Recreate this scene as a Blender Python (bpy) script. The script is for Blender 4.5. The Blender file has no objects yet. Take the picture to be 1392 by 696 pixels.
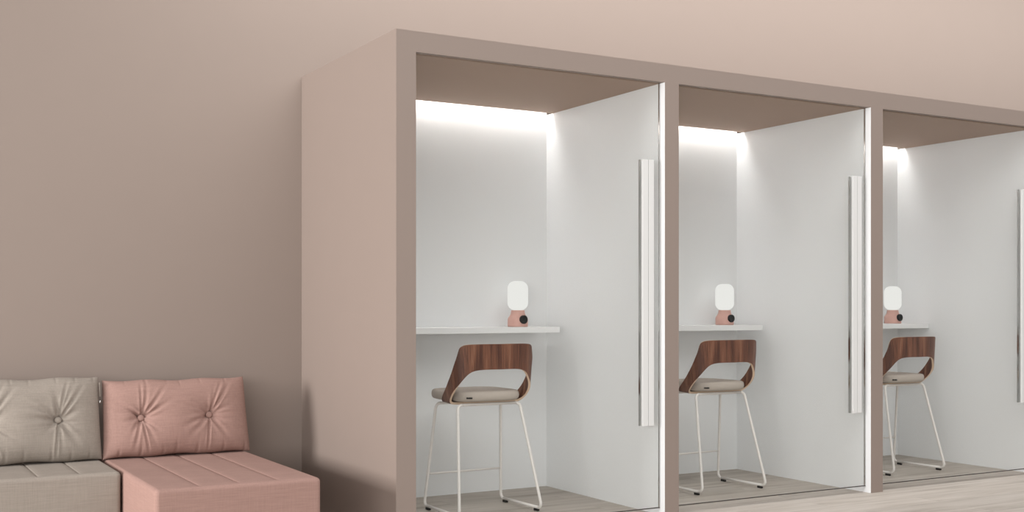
import bpy, bmesh, math, random
from mathutils import Vector, Matrix
from math import sin, cos, pi, radians, sqrt, exp

random.seed(7)
SC = bpy.context.scene
COL = SC.collection

# ------------------------------------------------------------------ helpers
def lin(r, g, b):
    f = lambda v: ((v / 255 + .055) / 1.055) ** 2.4 if v > 10 else v / 255 / 12.92
    return (f(r), f(g), f(b), 1)

def mesh_obj(name, verts, faces, mats, parent=None, fm=None, smooth=False, loc=None, bevel=0):
    me = bpy.data.meshes.new(name)
    me.from_pydata([tuple(v) for v in verts], [], faces)
    me.update()
    if not isinstance(mats, (list, tuple)):
        mats = [mats]
    for m in mats:
        me.materials.append(m)
    if fm:
        me.polygons.foreach_set('material_index', fm)
    if smooth:
        me.polygons.foreach_set('use_smooth', [True] * len(me.polygons))
    bm = bmesh.new(); bm.from_mesh(me)
    bmesh.ops.recalc_face_normals(bm, faces=bm.faces)
    if bevel:
        bmesh.ops.bevel(bm, geom=list(bm.edges), offset=bevel, segments=2, affect='EDGES', profile=.5)
    bm.to_mesh(me); bm.free()
    o = bpy.data.objects.new(name, me)
    COL.objects.link(o)
    if parent:
        o.parent = parent
    if loc:
        o.location = loc
    return o

def box_data(x0, x1, y0, y1, z0, z1):
    v = [(x0, y0, z0), (x1, y0, z0), (x1, y1, z0), (x0, y1, z0), (x0, y0, z1), (x1, y0, z1), (x1, y1, z1), (x0, y1, z1)]
    # bottom, top, front(-y), right, back, left
    f = [(0, 3, 2, 1), (4, 5, 6, 7), (0, 1, 5, 4), (1, 2, 6, 5), (2, 3, 7, 6), (3, 0, 4, 7)]
    return v, f

def box(name, b, mats, parent=None, fm=None, bevel=0):
    v, f = box_data(*b)
    return mesh_obj(name, v, f, mats, parent, fm, bevel=bevel)

def thing(name, label, cat, loc=(0, 0, 0), rz=0, group=None):
    o = bpy.data.objects.new(name, None)
    o.empty_display_size = .1
    COL.objects.link(o)
    o.location = loc; o.rotation_euler = (0, 0, rz)
    o['label'] = label; o['category'] = cat
    if group:
        o['group'] = group
    return o

def copy_tree(o, parent=None):
    n = o.copy(); COL.objects.link(n)
    if parent:
        n.parent = parent
    for ch in list(o.children):
        copy_tree(ch, n)
    return n

def tube_from(path, r, n=12, cap=True):
    """verts, faces of a tube along a list of points."""
    P = [Vector(p) for p in path]
    V, F = [], []
    t0 = (P[1] - P[0]).normalized()
    nrm = t0.orthogonal().normalized()
    for i, p in enumerate(P):
        if i == 0: t = P[1] - P[0]
        elif i == len(P) - 1: t = P[-1] - P[-2]
        else: t = (P[i + 1] - p).normalized() + (p - P[i - 1]).normalized()
        t.normalize()
        nrm = (nrm - t * nrm.dot(t)).normalized()
        bi = t.cross(nrm)
        for k in range(n):
            a = 2 * pi * k / n
            V.append(p + (nrm * cos(a) + bi * sin(a)) * r)
    for i in range(len(P) - 1):
        for k in range(n):
            a = i * n + k; b = i * n + (k + 1) % n
            F.append((a, b, b + n, a + n))
    if cap:
        F.append(tuple(range(n))); F.append(tuple(range((len(P) - 1) * n, len(P) * n)))
    return V, F

def round_corner(a, b, c, r, n=8):
    a, b, c = Vector(a), Vector(b), Vector(c)
    u = (a - b).normalized(); w = (c - b).normalized()
    ang = u.angle(w); d = r / math.tan(ang / 2)
    p0 = b + u * d; p1 = b + w * d
    bis = (u + w).normalized(); cen = b + bis * (r / sin(ang / 2))
    out = []
    v0 = p0 - cen; v1 = p1 - cen
    th = v0.angle(v1); ax = v0.cross(v1).normalized()
    for i in range(n + 1):
        out.append(cen + Matrix.Rotation(th * i / n, 3, ax) @ v0)
    return out

def lathe(prof, n=48):
    V, F = [], []
    for r, z in prof:
        for k in range(n):
            a = 2 * pi * k / n
            V.append((r * cos(a), r * sin(a), z))
    for i in range(len(prof) - 1):
        for k in range(n):
            a = i * n + k; b = i * n + (k + 1) % n
            F.append((a, b, b + n, a + n))
    F.append(tuple(range(n)))
    F.append(tuple(range((len(prof) - 1) * n, len(prof) * n)))
    return V, F

def axis_samples(h, r, n, ns=7):
    """sample positions on one axis of a rounded box (half size h, radius r)"""
    rim = [h - r + r * math.tan(radians(45) * i / ns) for i in range(ns + 1)]
    inn = [(-1 + 2 * i / n) * (h - r) for i in range(n + 1)]
    return [-v for v in reversed(rim)] + inn[1:-1] + rim

def rounded_box(sx, sy, sz, r, n=(24, 24, 10), disp=None):
    """dense rounded box centred at the origin; disp(p, face) -> offset"""
    h = (sx / 2, sy / 2, sz / 2)
    ax = [axis_samples(h[i], r, n[i]) for i in range(3)]
    V, F, key = [], [], {}
    def vid(p):
        k = tuple(round(c, 5) for c in p)
        if k in key: return key[k]
        q = Vector([max(-(h[i] - r), min(h[i] - r, p[i])) for i in range(3)])
        d = Vector(p) - q
        v = q + d.normalized() * r if d.length > 1e-9 else Vector(p)
        if disp: v = v + Vector(disp(v))
        key[k] = len(V); V.append(v)
        return key[k]
    for a in range(3):
        b, c = (a + 1) % 3, (a + 2) % 3
        for s in (-1, 1):
            for i in range(len(ax[b]) - 1):
                for j in range(len(ax[c]) - 1):
                    ids = []
                    for (ii, jj) in ((i, j), (i + 1, j), (i + 1, j + 1), (i, j + 1)):
                        p = [0, 0, 0]; p[a] = s * h[a]; p[b] = ax[b][ii]; p[c] = ax[c][jj]
                        ids.append(vid(p))
                    F.append(tuple(ids if s > 0 else reversed(ids)))
    return V, F

# ------------------------------------------------------------------ materials
def mat(name):
    m = bpy.data.materials.new(name); m.use_nodes = True
    nt = m.node_tree
    return m, nt, nt.nodes['Principled BSDF']

def N(nt, typ, **kw):
    n = nt.nodes.new(typ)
    for k, v in kw.items():
        if k.startswith('i_'):
            n.inputs[k[2:].replace('_', ' ')].default_value = v
        else:
            setattr(n, k, v)
    return n

def paint(name, col, rough=.55, var=.03, spec=.3, coat=0, scale=6):
    m, nt, b = mat(name)
    tc = N(nt, 'ShaderNodeTexCoord')
    no = N(nt, 'ShaderNodeTexNoise', i_Scale=scale, i_Detail=3)
    nt.links.new(tc.outputs['Object'], no.inputs['Vector'])
    mx = N(nt, 'ShaderNodeMix', data_type='RGBA')
    c = Vector(col[:3])
    mx.inputs[6].default_value = (*(c * (1 - var)), 1)
    mx.inputs[7].default_value = (*(c * (1 + var)), 1)
    nt.links.new(no.outputs['Fac'], mx.inputs[0])
    nt.links.new(mx.outputs[2], b.inputs['Base Color'])
    b.inputs['Roughness'].default_value = rough
    b.inputs['Specular IOR Level'].default_value = spec
    b.inputs['Coat Weight'].default_value = coat
    n2 = N(nt, 'ShaderNodeTexNoise', i_Scale=220, i_Detail=2)
    nt.links.new(tc.outputs['Object'], n2.inputs['Vector'])
    bp = N(nt, 'ShaderNodeBump', i_Strength=.03, i_Distance=.002)
    nt.links.new(n2.outputs['Fac'], bp.inputs['Height'])
    nt.links.new(bp.outputs['Normal'], b.inputs['Normal'])
    return m

def linen(name, col, dark=.80, light=1.12, bump=.35):
    m, nt, b = mat(name)
    tc = N(nt, 'ShaderNodeTexCoord')
    outs = []
    for sc in ((190, 190, 9), (9, 9, 190), (8, 190, 190)):
        mp = N(nt, 'ShaderNodeMapping')
        mp.inputs['Scale'].default_value = sc
        nt.links.new(tc.outputs['Object'], mp.inputs['Vector'])
        no = N(nt, 'ShaderNodeTexNoise', i_Scale=1.0, i_Detail=2.5, i_Roughness=.6)
        nt.links.new(mp.outputs['Vector'], no.inputs['Vector'])
        outs.append(no.outputs['Fac'])
    a1 = N(nt, 'ShaderNodeMath', operation='ADD'); a2 = N(nt, 'ShaderNodeMath', operation='ADD')
    nt.links.new(outs[0], a1.inputs[0]); nt.links.new(outs[1], a1.inputs[1])
    nt.links.new(a1.outputs[0], a2.inputs[0]); nt.links.new(outs[2], a2.inputs[1])
    mr = N(nt, 'ShaderNodeMapRange')
    mr.inputs['From Min'].default_value = 1.1; mr.inputs['From Max'].default_value = 1.9
    nt.links.new(a2.outputs[0], mr.inputs['Value'])
    mx = N(nt, 'ShaderNodeMix', data_type='RGBA')
    c = Vector(col[:3])
    mx.inputs[6].default_value = (*(c * dark), 1); mx.inputs[7].default_value = (*(c * light), 1)
    nt.links.new(mr.outputs[0], mx.inputs[0])
    nt.links.new(mx.outputs[2], b.inputs['Base Color'])
    b.inputs['Roughness'].default_value = .95
    b.inputs['Specular IOR Level'].default_value = .05
    b.inputs['Sheen Weight'].default_value = .02
    bp = N(nt, 'ShaderNodeBump', i_Strength=bump, i_Distance=.0015)
    nt.links.new(mr.outputs[0], bp.inputs['Height'])
    nt.links.new(bp.outputs['Normal'], b.inputs['Normal'])
    return m

def plain(name, col, rough=.5, metal=0, spec=.4):
    m, nt, b = mat(name)
    tc = N(nt, 'ShaderNodeTexCoord')
    no = N(nt, 'ShaderNodeTexNoise', i_Scale=60, i_Detail=2)
    nt.links.new(tc.outputs['Object'], no.inputs['Vector'])
    mr = N(nt, 'ShaderNodeMapRange')
    mr.inputs['To Min'].default_value = max(0, rough - .05); mr.inputs['To Max'].default_value = rough + .05
    nt.links.new(no.outputs['Fac'], mr.inputs['Value'])
    nt.links.new(mr.outputs[0], b.inputs['Roughness'])
    b.inputs['Base Color'].default_value = col
    b.inputs['Metallic'].default_value = metal
    b.inputs['Specular IOR Level'].default_value = spec
    return m

def emitter(name, col, strength):
    m = bpy.data.materials.new(name); m.use_nodes = True
    nt = m.node_tree; nt.nodes.clear()
    e = nt.nodes.new('ShaderNodeEmission'); o = nt.nodes.new('ShaderNodeOutputMaterial')
    e.inputs[0].default_value = col; e.inputs[1].default_value = strength
    nt.links.new(e.outputs[0], o.inputs[0])
    return m

def wood_floor():
    m, nt, b = mat('pale_ash_planks')
    tc = N(nt, 'ShaderNodeTexCoord')
    br = N(nt, 'ShaderNodeTexBrick', offset=.37, i_Scale=1.0, i_Mortar_Size=.0012, i_Brick_Width=1.9, i_Row_Height=.19)
    br.inputs['Color1'].default_value = (.42, .42, .42, 1); br.inputs['Color2'].default_value = (.58, .58, .58, 1)
    br.inputs['Mortar'].default_value = (.1, .1, .1, 1); br.inputs['Bias'].default_value = 0
    br.inputs['Mortar Smooth'].default_value = .3
    nt.links.new(tc.outputs['Object'], br.inputs['Vector'])
    mp = N(nt, 'ShaderNodeMapping'); mp.inputs['Scale'].default_value = (1.3, 16, 1)
    nt.links.new(tc.outputs['Object'], mp.inputs['Vector'])
    # shift the grain per plank
    ad = N(nt, 'ShaderNodeVectorMath', operation='MULTIPLY_ADD')
    ad.inputs[1].default_value = (17, 0, 31)
    nt.links.new(br.outputs['Color'], ad.inputs[0]); nt.links.new(mp.outputs['Vector'], ad.inputs[2])
    no = N(nt, 'ShaderNodeTexNoise', i_Scale=1.0, i_Detail=7, i_Roughness=.62, i_Distortion=.35)
    nt.links.new(ad.outputs[0], no.inputs['Vector'])
    cr = N(nt, 'ShaderNodeValToRGB')
    el = cr.color_ramp.elements
    el[0].position = .28; el[0].color = lin(*FLOOR_D)
    el[1].position = .72; el[1].color = lin(*FLOOR_L)
    e = el.new(.48); e.color = lin(*FLOOR_M)
    nt.links.new(no.outputs['Fac'], cr.inputs['Fac'])
    mx = N(nt, 'ShaderNodeMix', data_type='RGBA', blend_type='OVERLAY')
    mx.inputs[0].default_value = .35
    nt.links.new(cr.outputs['Color'], mx.inputs[6]); nt.links.new(br.outputs['Color'], mx.inputs[7])
    nt.links.new(mx.outputs[2], b.inputs['Base Color'])
    b.inputs['Roughness'].default_value = .6
    b.inputs['Specular IOR Level'].default_value = .3
    bp = N(nt, 'ShaderNodeBump', i_Strength=.15, i_Distance=.001)
    nt.links.new(no.outputs['Fac'], bp.inputs['Height'])
    nt.links.new(bp.outputs['Normal'], b.inputs['Normal'])
    return m

def walnut():
    m, nt, b = mat('walnut_veneer')
    tc = N(nt, 'ShaderNodeTexCoord')
    mp = N(nt, 'ShaderNodeMapping'); mp.inputs['Scale'].default_value = (26, 26, 1.6)
    nt.links.new(tc.outputs['Object'], mp.inputs['Vector'])
    no = N(nt, 'ShaderNodeTexNoise', i_Scale=1.0, i_Detail=5, i_Roughness=.55, i_Distortion=.5)
    nt.links.new(mp.outputs['Vector'], no.inputs['Vector'])
    mp2 = N(nt, 'ShaderNodeMapping'); mp2.inputs['Scale'].default_value = (190, 190, 5)
    nt.links.new(tc.outputs['Object'], mp2.inputs['Vector'])
    n2 = N(nt, 'ShaderNodeTexNoise', i_Scale=1.0, i_Detail=3)
    nt.links.new(mp2.outputs['Vector'], n2.inputs['Vector'])
    ad = N(nt, 'ShaderNodeMix', data_type='FLOAT'); ad.inputs[0].default_value = .35
    nt.links.new(no.outputs['Fac'], ad.inputs[2]); nt.links.new(n2.outputs['Fac'], ad.inputs[3])
    cr = N(nt, 'ShaderNodeValToRGB')
    el = cr.color_ramp.elements
    el[0].position = .30; el[0].color = lin(58, 33, 24)
    el[1].position = .74; el[1].color = lin(168, 126, 100)
    e = el.new(.45); e.color = lin(92, 56, 42)
    e = el.new(.58); e.color = lin(122, 80, 60)
    nt.links.new(ad.outputs[0], cr.inputs['Fac'])
    nt.links.new(cr.outputs['Color'], b.inputs['Base Color'])
    b.inputs['Roughness'].default_value = .45
    b.inputs['Specular IOR Level'].default_value = .3
    return m

def glass():
    m = bpy.data.materials.new('clear_door_glass'); m.use_nodes = True
    nt = m.node_tree; nt.nodes.clear()
    o = nt.nodes.new('ShaderNodeOutputMaterial')
    t = nt.nodes.new('ShaderNodeBsdfTransparent'); t.inputs[0].default_value = (.985, .99, .985, 1)
    g = nt.nodes.new('ShaderNodeBsdfGlossy'); g.inputs['Roughness'].default_value = .02
    # the pane has two faces: feed the inverse index to the back-facing one so both reflect alike
    f = nt.nodes.new('ShaderNodeFresnel'); ge = nt.nodes.new('ShaderNodeNewGeometry')
    mi = nt.nodes.new('ShaderNodeMix'); mi.inputs[2].default_value = 1.18; mi.inputs[3].default_value = 1 / 1.18
    nt.links.new(ge.outputs['Backfacing'], mi.inputs[0]); nt.links.new(mi.outputs[0], f.inputs[0])
    mx = nt.nodes.new('ShaderNodeMixShader')
    nt.links.new(f.outputs[0], mx.inputs[0]); nt.links.new(t.outputs[0], mx.inputs[1]); nt.links.new(g.outputs[0], mx.inputs[2])
    nt.links.new(mx.outputs[0], o.inputs[0])
    return m

FLOOR_D, FLOOR_M, FLOOR_L = (152, 142, 132), (178, 169, 160), (193, 185, 177)
WALL_C = lin(141, 128, 120)
TAUPE_C = lin(142, 128, 120)
M = {}
M['wall'] = paint('warm_blush_wall_paint', WALL_C, .8, .012, .2)
M['taupe'] = paint('blush_taupe_panel', TAUPE_C, .6, .012, .25)
M['ceil'] = paint('booth_ceiling_taupe', lin(172, 149, 134), .7, .012, .2)
M['white'] = paint('white_lacquer', lin(235, 236, 237), .32, .006, .4, scale=3)
M['shelf'] = paint('white_worktop', lin(234, 234, 234), .45, .006, .35)
M['steel'] = paint('white_powder_coat', lin(226, 221, 217), .4, .01, .4)
M['floor'] = wood_floor()
M['walnut'] = walnut()
M['ply'] = paint('pale_birch_ply_edge', lin(216, 190, 166), .6, .08, .3, scale=90)
M['seat'] = linen('greige_seat_fabric', lin(180, 170, 161), .93, 1.05, .12)
M['pink'] = linen('dusty_pink_linen', lin(157, 127, 118), .9, 1.10)
M['beige'] = linen('greige_linen', lin(148, 139, 130), .90, 1.10)
M['black'] = plain('matte_black', lin(9, 9, 9), .6)
M['rubber'] = plain('black_rubber', lin(24, 22, 21), .7)
M['gasket'] = plain('dark_edge_seal', lin(60, 52, 46), .4)
M['lamp'] = paint('dusty_pink_ceramic', lin(212, 168, 157), .55, .04, .3, scale=30)
M['globe'] = emitter('opal_glass_glow', lin(236, 235, 231), 1.0)
M['led'] = emitter('warm_white_led', (1, .98, .965, 1), 26)
M['handle'] = paint('white_handle_enamel', lin(216, 216, 215), .35, .01, .4)
M['steel_edge'] = plain('polished_steel', (.62, .61, .6, 1), .12, 1.0)
M['glass'] = glass()

# ------------------------------------------------------------------ setting
YW = 6.556
f = box('floor', (-8, 14, -4, YW + .2, -.12, 0), M['floor']); f['kind'] = 'structure'
w = box('wall_back', (-8, 14, YW, YW + .2, 0, 4.6), M['wall']); w['kind'] = 'structure'

# ------------------------------------------------------------------ booth row
YF, YB, YS, YG = 5.191, 6.46, 6.385, 5.238
H, H2 = 2.536, 2.433
LEFTS = [2.428, 4.062, 5.691]
RIGHTS = [3.9634, 5.584, 7.248]
XO, XE = 2.321, 7.36
booth = thing('booth_row', 'row of three joined blush taupe office booths with white interiors and glass fronts', 'office booth', (XO, YF, 0))
def bpart(name, b, mats, fm=None, bevel=0, parent=None):
    o = box(name, (b[0] - XO, b[1] - XO, b[2] - YF, b[3] - YF, b[4], b[5]), mats, parent or booth, fm, bevel)
    return o
TW = [M['taupe'], M['white']]
# faces: bottom, top, front, right, back, left
bpart('side_panel', (XO, LEFTS[0], YF, YW, 0, H2), TW, [0, 0, 0, 1, 0, 0])
bpart('partition', (RIGHTS[0], LEFTS[1], YF, YB + .07, 0, H2), TW, [0, 0, 0, 1, 0, 1])
bpart('partition', (RIGHTS[1], LEFTS[2], YF, YB + .07, 0, H2), TW, [0, 0, 0, 1, 0, 1])
bpart('side_panel', (RIGHTS[2], XE, YF, YW, 0, H2), TW, [0, 0, 0, 0, 0, 1])
bpart('roof_beam', (XO, XE, YF, YW, H2 + .085, H), M['taupe'])
bpart('header_beam', (XO, XE, YF, YG - .012, H2, H2 + .085), M['taupe'])
bpart('end_fascia', (XO, XO + .1, YG - .012, YW, H2, H2 + .085), M['taupe'])
for i in range(3):
    l, r = LEFTS[i], RIGHTS[i]
    bpart('ceiling_panel', (l, r, YG + .012, YS, H2, H2 + .03), M['ceil'])
    bpart('door_track', (l, r, YG - .012, YG + .012, H2 + .022, H2 + .05), M['gasket'])
    bpart('back_panel', (l, r, YB, YB + .07, 0, H2 + .085), M['white'])
    bpart('light_strip', (l + .01, r - .01, YS + .008, YS + .05, H2 + .068, H2 + .082), M['led'])
    # sliding glass door with a pair of tall flat bar handles
    d = bpart('glass_door', (l + .002, r - .002, YG - .005, YG + .005, .043, H2 + .015), M['glass'])
    bpart('bottom_seal', (l + .002, r - .002, YG - .0055, YG + .0055, .039, .043), M['gasket'], parent=d)
    bpart('edge_seal', (r - .006, r - .002, YG - .0055, YG + .0055, .043, H2 + .01), M['steel_edge'], parent=d)
    hx = (3.829, 5.455, 7.09)[i]
    for ya, yb in ((YG + .005, YG + .019), (YG - .019, YG - .005)):
        for xa in (.004, .0435):
            bpart('handle_bar', (hx + xa, hx + xa + .0365, ya, yb, .507, 1.997), M['handle'], parent=d, bevel=.0012)
    bpart('handle_edge', (hx + .001, hx + .004, YG + .005, YG + .019, .507, 1.997), M['steel_edge'], parent=d)

# ------------------------------------------------------------------ shelves, lamps, stools
PITCH = 1.685
WHERE = ['leftmost and nearest booth', 'middle booth', 'rightmost booth, cut off by the pillar']
# wall shelf
SH_T, SH_B, SH_Y = 1.049, 1.013, 6.15
SHX = [(2.43, 3.872), (4.064, 5.553), (5.693, 7.246)]
slab = ['white floating desk shelf in the leftmost booth, its right end short of the wall',
        'white floating desk shelf in the middle booth',
        'white floating desk shelf in the rightmost booth, running into its right wall']
for i in range(3):
    t = thing('wall_shelf', slab[i], 'shelf', (SHX[i][0], YB, SH_B), 0, 'desk shelves inside the booths')
    L = SHX[i][1] - SHX[i][0]
    box('shelf_board', (0, L, SH_Y - YB, 0, 0, SH_T - SH_B), M['shelf'], t, bevel=.0015)

# lamp prototype
def make_lamp():
    t = thing('table_lamp', 'x', 'lamp', (0, 0, 0), 0, 'glowing table lamps on the booth shelves')
    base = [(.0605, 0), (.0635, .002), (.064, .006), (.064, .046), (.0630, .052), (.0600, .058), (.0540, .0655), (.0490, .074), (.0455, .083), (.0435, .092), (.0428, .1035), (.040, .1045)]
    V, F = lathe(base)
    b = mesh_obj('lamp_base', V, F, M['lamp'], t, smooth=True)
    r, h0, h1, cr = .0655, .1045, .2885, .047
    prof = [(.030, h0)]
    for k in range(0, 11):
        a = -pi / 2 + pi / 2 * k / 10
        prof.append((r - cr + cr * cos(a), h0 + cr + cr * sin(a)))
    for k in range(0, 11):
        a = pi / 2 * k / 10
        prof.append((r - cr + cr * cos(a), h1 - cr + cr * sin(a)))
    prof.append((.006, h1))
    V, F = lathe(prof)
    mesh_obj('lamp_globe', V, F, M['globe'], t, smooth=True)
    # round dimmer knob facing the sitter, a little to the right
    V, F = lathe([(.020, 0), (.0265, .001), (.027, .004), (.027, .017), (.0255, .0195), (.018, .0195), (.0165, .0175), (.004, .0175)], 32)
    k = mesh_obj('dimmer_knob', V, F, M['black'], t, smooth=True)
    ang = radians(4)
    k.rotation_euler = (pi / 2, 0, ang)
    k.location = (.055 * sin(ang) , -.055 * cos(ang), .046)
    return t
lamp0 = make_lamp()
ll = ['pink-based table lamp with glowing globe on the shelf of the leftmost booth',
      'pink-based table lamp with glowing globe on the shelf of the middle booth',
      'pink-based table lamp with glowing globe on the right booth shelf, partly behind the pillar']
for i in range(3):
    t = lamp0 if i == 0 else copy_tree(lamp0)
    t['label'] = ll[i]
    t.location = (3.662 + PITCH * i, 6.315, SH_T)

# bar stool prototype -------------------------------------------------------
def spline(pts, n):
    """Catmull-Rom through pts (list of Vectors), n steps per span"""
    out = []
    for i in range(len(pts) - 1):
        p0 = pts[max(0, i - 1)]; p1 = pts[i]; p2 = pts[i + 1]; p3 = pts[min(len(pts) - 1, i + 2)]
        for k in range(n):
            t = k / n
            out.append(.5 * ((2 * p1) + (p2 - p0) * t + (2 * p0 - 5 * p1 + 4 * p2 - p3) * t * t + (3 * p1 - p0 - 3 * p2 + p3) * t ** 3))
    out.append(pts[-1])
    return out

def make_stool():
    t = thing('bar_stool', 'x', 'bar stool', (0, 0, 0), 0, 'bar stools in the booths')
    r = .0085
    an, bn, af, bf, tn, sn, tf, sf, zt = .2671, -.2439, .2572, .2085, .2028, -.1027, .2153, .1381, .6163
    zr = .6205
    for s in (-1, 1):
        NF = Vector((s * an, bn, .022)); FF = Vector((s * af, bf, .022))
        NT = Vector((s * tn, sn, zr)); FT = Vector((s * tf, sf, zr - .004))
        RT = Vector((0, sn, zr)); IN = Vector((s * .1, sf, zr - .004))
        c_nf = round_corner(NT, NF, FF, .03)
        c_ff = round_corner(NF, FF, FT, .03)
        c_nt = round_corner(RT, NT, NF, .03)
        c_ft = round_corner(FF, FT, IN, .03)
        V, F = tube_from(c_nt + c_nf, r); mesh_obj('leg', V, F, M['steel'], t, smooth=True)
        V, F = tube_from(c_ff + c_ft, r); mesh_obj('leg', V, F, M['steel'], t, smooth=True)
        V, F = tube_from([c_nf[-1], c_nf[-1].lerp(c_ff[0], .5), c_ff[0]], r)
        ru = mesh_obj('floor_runner', V, F, M['steel'], t, smooth=True)
        for k in (.05, .95):
            p = c_nf[-1].lerp(c_ff[0], k)
            ang = math.atan2((FF - NF).y, (FF - NF).x)
            V, F = rounded_box(.04, .018, .0150, .004, (2, 2, 2))
            fp = mesh_obj('foot_pad', V, F, M['rubber'], ru, smooth=True)
            fp.location = (p.x, p.y, .0076); fp.rotation_euler = (0, 0, ang)
        if s == 1:
            R_end, F_end = c_nt[0], c_ft[-1]
        else:
            L_end, F2_end = c_nt[0], c_ft[-1]
    V, F = tube_from([L_end, (L_end + R_end) / 2, R_end], r); mesh_obj('seat_rail', V, F, M['steel'], t, smooth=True)
    V, F = tube_from([F2_end, (F2_end + F_end) / 2, F_end], r); mesh_obj('seat_rail', V, F, M['steel'], t, smooth=True)
    a = (.2047 - .012) / (zt - .012)
    A = Vector((af, bf, .012)).lerp(Vector((tf, sf, zt)), a)
    V, F = tube_from([(-A.x, A.y, A.z), (0, A.y, A.z), (A.x, A.y, A.z)], .006, 10)
    mesh_obj('footrest_bar', V, F, M['steel'], t, smooth=True)
    # bent plywood shell: one closed band that is the backrest, the two arms and the strip under the seat
    HA = [((0, -.220, .965), (0, -.220, .822)), ((.12, -.216, .965), (.10, -.217, .822)), ((.190, -.203, .9630), (.150, -.208, .8165)),
          ((.220, -.188, .955), (.180, -.199, .803)), ((.234, -.176, .935), (.203, -.187, .778)),
          ((.246, -.160, .87), (.228, -.168, .740)), ((.250, -.124, .80), (.243, -.138, .702)), ((.249, -.060, .72), (.243, -.10, .663)),
          ((.236, .016, .655), (.226, -.068, .636)), ((.205, .035, .634), (.195, -.060, .628)), ((.10, .04, .633), (.10, -.058, .627)), ((0, .04, .633), (0, -.058, .627))]
    eA = spline([Vector(p[0]) for p in HA], 7); eB = spline([Vector(p[1]) for p in HA], 7)
    eA += [Vector((-p.x, p.y, p.z)) for p in reversed(eA[1:-1])]
    eB += [Vector((-p.x, p.y, p.z)) for p in reversed(eB[1:-1])]
    n = len(eA); m = 8; th = .0135
    mid = [[eA[i].lerp(eB[i], j / m) for j in range(m + 1)] for i in range(n)]
    out_, inn = [], []
    for i in range(n):
        ro, rn = [], []
        for j in range(m + 1):
            du = mid[(i + 1) % n][j] - mid[i - 1][j]
            dv = mid[i][min(m, j + 1)] - mid[i][max(0, j - 1)]
            nn = du.cross(dv).normalized()
            ro.append(mid[i][j] + nn * th / 2); rn.append(mid[i][j] - nn * th / 2)
        out_.append(ro); inn.append(rn)
    V = [p for row in out_ for p in row] + [p for row in inn for p in row]
    S = n * (m + 1); idx = lambda i, j, s: s * S + (i % n) * (m + 1) + j
    F, FM = [], []
    for i in range(n):
        for j in range(m):
            F.append((idx(i, j, 0), idx(i + 1, j, 0), idx(i + 1, j + 1, 0), idx(i, j + 1, 0))); FM.append(0)
            F.append((idx(i, j, 1), idx(i, j + 1, 1), idx(i + 1, j + 1, 1), idx(i + 1, j, 1))); FM.append(0)
        for j in (0, m):
            F.append((idx(i, j, 0), idx(i + 1, j, 0), idx(i + 1, j, 1), idx(i, j, 1))); FM.append(1)
    sh = mesh_obj('wooden_shell', V, F, [M['walnut'], M['ply']], t, FM, smooth=True)
    sh.data.set_sharp_from_angle(angle=radians(50))
    # seat pad: rounded cushion
    W, D, T = .435, .44, .05
    V, F = [], []
    nu, rings = 72, []
    def outline(a, k):
        e = 4.2
        ca, sa = cos(a), sin(a)
        q = (abs(ca) ** e + abs(sa) ** e) ** (-1 / e)
        wf = 1.0 + .04 * sa               # a touch wider at the front
        return (W / 2 * k * q * ca * wf, D / 2 * k * q * sa)
    prof = [(0, 0), (.6, 0), (.9, 0.000), (.955, .004), (.985, .012), (1, .026), (.995, .041), (.977, .051), (.94, .056), (.8, .0585), (.5, .060), (.2, .0605)]
    V.append((0, 0, 0))
    for k, z in prof[1:]:
        rings.append(len(V))
        for q in range(nu):
            x, y = outline(2 * pi * q / nu, k)
            V.append((x, y, z))
    V.append((0, 0, .0605))
    for q in range(nu):
        F.append((0, rings[0] + (q + 1) % nu, rings[0] + q))
        F.append((len(V) - 1, rings[-1] + q, rings[-1] + (q + 1) % nu))
    for a_, b_ in zip(rings, rings[1:]):
        for q in range(nu):
            F.append((a_ + q, a_ + (q + 1) % nu, b_ + (q + 1) % nu, b_ + q))
    pad = mesh_obj('seat_pad', V, F, M['seat'], t, smooth=True)
    pad.location = (0, .055, .6385)
    # small black woven tag at the rear left of the pad
    px0 = -.168
    pts = []
    for q in range(9):
        x = px0 + .030 * q / 8
        ca = x / (W / 2); y = -(D / 2) * (1 - abs(ca) ** 4.2) ** (1 / 4.2)
        pts.append((x, y))
    V, F = [], []
    hs = (.0065, .0078, .0062, .0070, .0066, .0078, .0062, .0072, .0066)
    for q, (x, y) in enumerate(pts):
        for yo in (-.0012, .004):
            V += [(x, y + yo, .0185), (x, y + yo, .0185 + hs[q] + .0015)]
    for q in range(8):
        o = q * 4; p = o + 4
        F += [(o, p, p + 1, o + 1), (o + 2, o + 3, p + 3, p + 2), (o + 1, p + 1, p + 3, o + 3), (o, o + 2, p + 2, p)]
    F += [(0, 1, 3, 2), (32, 34, 35, 33)]
    mesh_obj('fabric_tag', V, F, M['black'], pad)
    return t
stool0 = make_stool()
sl = ['walnut-backed bar stool with white sled legs in the leftmost booth',
      'walnut-backed bar stool with white sled legs in the middle booth',
      'walnut-backed bar stool in the rightmost booth, its left side hidden by the pillar']
for i in range(3):
    t = stool0 if i == 0 else copy_tree(stool0)
    t['label'] = sl[i]
    t.location = (3.1573 + 1.69 * i, 5.8762 - .002 * i, 0)
    t.rotation_euler = (0, 0, radians((.9, 1.5, 1.5)[i]))

# ------------------------------------------------------------------ sofa modules
def hashn(i):
    return (sin(i * 127.1 + 311.7) * 43758.5453) % 1.0

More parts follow.
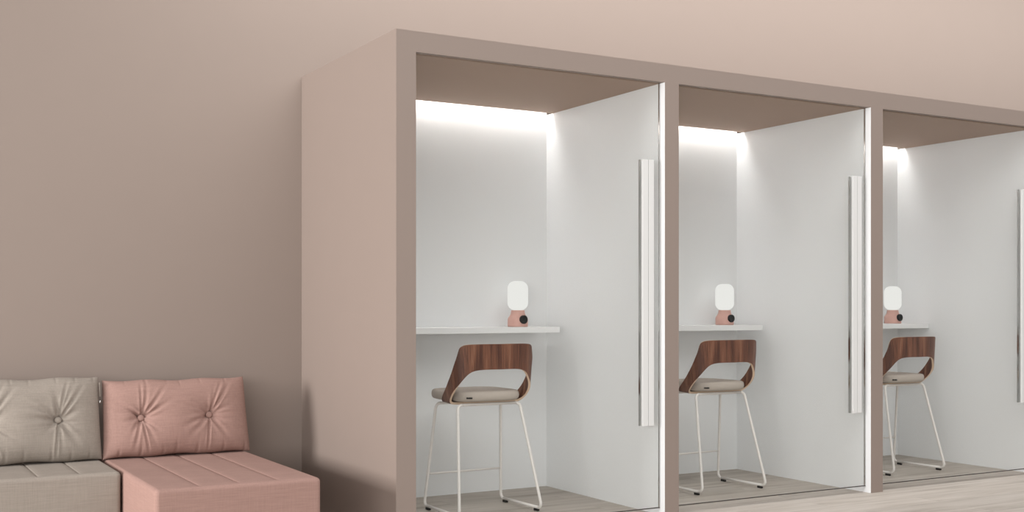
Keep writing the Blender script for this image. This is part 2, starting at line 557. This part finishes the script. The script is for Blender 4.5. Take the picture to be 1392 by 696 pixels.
def pillow(W, Hh, T, buttons, seed, taper, nx=200, nz=120):
    """tufted back cushion standing in the XZ plane, front at -Y, base at z=0"""
    creases = []
    for bi, (bx, bz) in enumerate(buttons):
        k = 11
        for i in range(k):
            h = hashn(seed + bi * 50 + i)
            ang = 2 * pi * (i + .7 * (h - .5)) / k
            creases.append((bx, bz, ang, .045 + .08 * hashn(seed + bi * 31 + i * 3 + 1), .0045 + .008 * hashn(seed + i * 7 + bi), .006 + .006 * hashn(seed + i * 11 + bi * 5)))
        creases.append((bx, bz, -pi / 2 + .05 + .7 * (hashn(seed + bi) - .5), .20, .008, .0055))
        creases.append((bx, bz, pi / 2 - .1 + .6 * (hashn(seed + bi + 9) - .5), .16, .0065, .006))
        creases.append((bx, bz, pi / 4 + .2 * hashn(seed + bi + 19), .15, .010, .008))
        creases.append((bx, bz, pi * .78 + .3 * hashn(seed + bi + 29), .12, .008, .008))
    pulls = [(-1 + 2 * (i + .3 + .4 * hashn(seed + 70 + i)) / 7, .012 + .016 * hashn(seed + 90 + i)) for i in range(7)]
    def prof(x, z, front):
        u = abs(2 * x / W); v = abs(2 * (z - Hh / 2) / Hh)
        u = min(u, 1); v = min(v, 1)
        e = ((1 - u ** 7) * (1 - v ** 5)) ** .45
        d = T * .34 + T * .16 * (1 - u ** 2.2) * (1 - v ** 2.0)
        y = d * e
        if front:
            edge = min(1, 6 * (1 - u)) * min(1, 4 * (1 - v))
            for bx, bz in buttons:
                q = (x - bx) ** 2 + (z - bz) ** 2
                y -= (.026 * exp(-q / (2 * .030 ** 2)) + .020 * exp(-q / (2 * .085 ** 2))) * edge
            for bx, bz, a, ln, am, wd in creases:
                dx, dz = x - bx, z - bz
                s = dx * cos(a) + dz * sin(a); p = -dx * sin(a) + dz * cos(a)
                p -= .10 * s * s * (1 if am > .007 else -1) * 3
                if s > 0.004:
                    f = exp(-(s / ln) ** 2) * min(1, s / .02)
                    w2 = wd * (.7 + s / ln * .5)
                    y -= am * f * exp(-(p / w2) ** 2) * edge
                    y += am * .45 * f * exp(-((abs(p) - 1.9 * w2) / w2) ** 2) * edge
            for pu, pl in pulls:                     # short gathers at the lower and upper seam
                p = (x - pu * W / 2) / .007
                y -= .006 * exp(-p * p) * exp(-(z / (pl * 2.2)) ** 2) * min(1, z / .004)
                p = (x - (pu + .09) * W / 2) / .006
                y -= .004 * exp(-p * p) * exp(-((Hh - z) / (pl * 1.6)) ** 2) * min(1, (Hh - z) / .004)
        return y
    def warp(x, z):
        # sides bow inwards a little between the pointed corners
        u = 2 * x / W; v = 2 * (z - Hh / 2) / Hh
        xx = x * (1 - .012 * (1 - v * v)) * (1 - taper * (1 + v)); zz = z - Hh / 2
        zz = zz * (1 - .03 * (1 - u * u)) + .004 * sin(x * 21 + seed) * v
        return xx, zz + Hh / 2
    us = [sin(pi / 2 * (-1 + 2 * i / nx)) * .45 + .55 * (-1 + 2 * i / nx) for i in range(nx + 1)]
    vs = [sin(pi / 2 * (-1 + 2 * j / nz)) * .45 + .55 * (-1 + 2 * j / nz) for j in range(nz + 1)]
    V, F = [], []
    for s in (1, 0):
        for j in range(nz + 1):
            for i in range(nx + 1):
                x = us[i] * W / 2; z = Hh / 2 + vs[j] * Hh / 2
                y = prof(x, z, s)
                xx, zz = warp(x, z)
                V.append((xx, -y if s else y, zz))
    K = (nx + 1) * (nz + 1)
    for j in range(nz):
        for i in range(nx):
            a = j * (nx + 1) + i
            F.append((a, a + 1, a + nx + 2, a + nx + 1))
            F.append((K + a, K + a + nx + 1, K + a + nx + 2, K + a + 1))
    # weld the rim
    rim = [j * (nx + 1) + i for j in range(nz + 1) for i in range(nx + 1) if i in (0, nx) or j in (0, nz)]
    mp = {K + a: a for a in rim}
    F = [tuple(mp.get(v, v) for v in fc) for fc in F]
    btn_y = [prof(bx, bz, True) for bx, bz in buttons]
    return V, F, btn_y, warp

def sofa(name, label, x0, x1, y0, y1, h, m, seams, pil_buttons, seed, pil_w, pil_h, pil_t):
    cx, cy = (x0 + x1) / 2, (y0 + y1) / 2
    t = thing(name, label, 'sofa', (cx, cy, 0), 0, None)
    W, D = x1 - x0, y1 - y0
    zb = .03
    Hh = h - zb
    def disp(p):
        # sewn channels on the upper face, running front to back
        up = max(0, min(1, (p.z - (Hh / 2 - .03)) / .02))
        z = 0
        for sx in seams:
            q = (p.x - sx)
            fy = min(1, max(0, (p.y + D / 2 - .012) / .05))
            z -= (.0042 * exp(-(q / .0036) ** 2) + .0022 * exp(-(q / .018) ** 2)) * fy
        return (0, 0, z * up)
    # dense across the seams
    V, F = rounded_box(W, D, Hh, .022, (260, 24, 14), disp)
    mesh_obj('seat_base', V, F, m, t, smooth=True, loc=(0, 0, zb + Hh / 2))
    for sx in (-1, 1):
        for sy in (-1, 1):
            V, F = lathe([(.018, 0), (.02, .002), (.022, zb + .004), (.02, zb + .006)], 20)
            mesh_obj('foot', V, F, M['rubber'], t, smooth=True, loc=(sx * (W / 2 - .07), sy * (D / 2 - .07), 0))
    return t

SOFA_H = .372
chaise = sofa('chaise_sofa', 'dusty pink chaise module with long seat, beside the booth row', 1.150, 1.914, 5.135, 6.535, SOFA_H, M['pink'],
              [-.181, .002, .184], None, 3, .74, .42, .22)
seat2 = sofa('sofa_module', 'greige linen seat module left of the pink chaise, cut by the frame', .398, 1.140, 5.80, 6.535, SOFA_H, M['beige'],
             [-.19, -.004, .184], None, 5, .74, .42, .22)

def add_pillow(name, label, cx, m, buttons, seed, tilt, yb, W=.745, Hh=.432, T=.21, rz=0, taper=.016):
    t = thing(name, label, 'cushion', (cx, yb, SOFA_H + .001), rz, 'tufted back cushions leaning on the wall')
    V, F, by, warp = pillow(W, Hh, T, buttons, seed, taper)
    lean = Matrix.Rotation(-tilt, 4, 'X')
    cu = mesh_obj('cushion_cover', [lean @ Vector(v) for v in V], F, m, t, smooth=True)
    for (bx, bz), y in zip(buttons, by):
        V, F = lathe([(.010, -.004), (.0165, -.002), (.0178, .002), (.0165, .006), (.012, .0092), (.006, .0105), (.001, .0108)], 28)
        xx, zz = warp(bx, bz)
        o = mesh_obj('button', V, F, m, t, smooth=True)
        o.location = lean @ Vector((xx, -y - .002, zz)); o.rotation_euler = (pi / 2 - tilt, 0, 0)
    return t, lean

pp, _ = add_pillow('back_cushion', 'dusty pink back cushion with two tufting buttons on the chaise', 1.537, M['pink'], [(-.205, .203), (.166, .203)], 11, radians(13), 6.30, W=.785, Hh=.418)
bp_, lb = add_pillow('back_cushion', 'greige tufted back cushion against the wall, cut off at the left', .768, M['beige'], [(-.19, .212), (.158, .210)], 23, radians(13), 6.30, Hh=.442, taper=.002)
# zip end peeking out of the greige cushion's right side
V, F = rounded_box(.004, .012, .075, .0018, (2, 2, 4))
z1 = mesh_obj('zipper_tape', [lb @ (Vector(v) + Vector((.3700, -.035, .365))) for v in V], F, M['beige'], bp_, smooth=True)
V, F = rounded_box(.011, .01, .014, .0045, (2, 2, 2))
z2 = mesh_obj('zipper_pull', [lb @ (Vector(v) + Vector((.3690, -.035, .30))) for v in V], F, M['steel_edge'], bp_, smooth=True)

# ------------------------------------------------------------------ light
wd = bpy.data.worlds.new('World'); SC.world = wd; wd.use_nodes = True
bg = wd.node_tree.nodes['Background']
bg.inputs[0].default_value = (1, .985, .97, 1); bg.inputs[1].default_value = .55

def area(name, loc, target, sx, sy, power, col=(1, 1, 1)):
    l = bpy.data.lights.new(name, 'AREA'); l.shape = 'RECTANGLE'
    l.size = sx; l.size_y = sy; l.energy = power; l.color = col
    o = bpy.data.objects.new(name, l); COL.objects.link(o)
    o.location = loc
    o.rotation_euler = (Vector(target) - Vector(loc)).to_track_quat('-Z', 'Y').to_euler()
    return o
# daylight from a window far off to the front left
area('window_daylight', (-6.5, 4.95, 1.9), (2.3, 6.0, .6), 2.3, 1.8, 690, (1, .985, .97))
area('front_fill', (-4.3, -1.6, 1.7), (4.2, 5.6, 1.2), 7.0, 2.6, 425, (1, .985, .97))  # broad fill added at front left to even out the booth interiors, no window
# overhead fill added for the floor; a ceiling wash in front of the booths
area('overhead_fill', (5.0, 1.5, 4.6), (5.0, 1.5, 0), 9.0, 5.0, 255, (1, .985, .97))
area('ceiling_wash', (6.2, 5.0, 4.7), (6.3, 6.5, 3.3), 9.6, .6, 142, (1, .985, .97)).data.spread = radians(120)

# ------------------------------------------------------------------ camera
cam = bpy.data.cameras.new('camera'); co = bpy.data.objects.new('camera', cam); COL.objects.link(co)
co.location = (0, 0, 1.16); co.rotation_euler = (pi / 2, 0, -radians(29.82))
cam.sensor_fit = 'HORIZONTAL'; cam.sensor_width = 36
cam.lens = 1569.15 / 1392 * 36
cam.shift_y = (420.3 - 348) / 1392
cam.clip_start = .05
SC.camera = co

vs_ = SC.view_settings
vs_.view_transform = 'Standard'; vs_.look = 'None'; vs_.gamma = 1; vs_.use_curve_mapping = False; vs_.exposure = 0
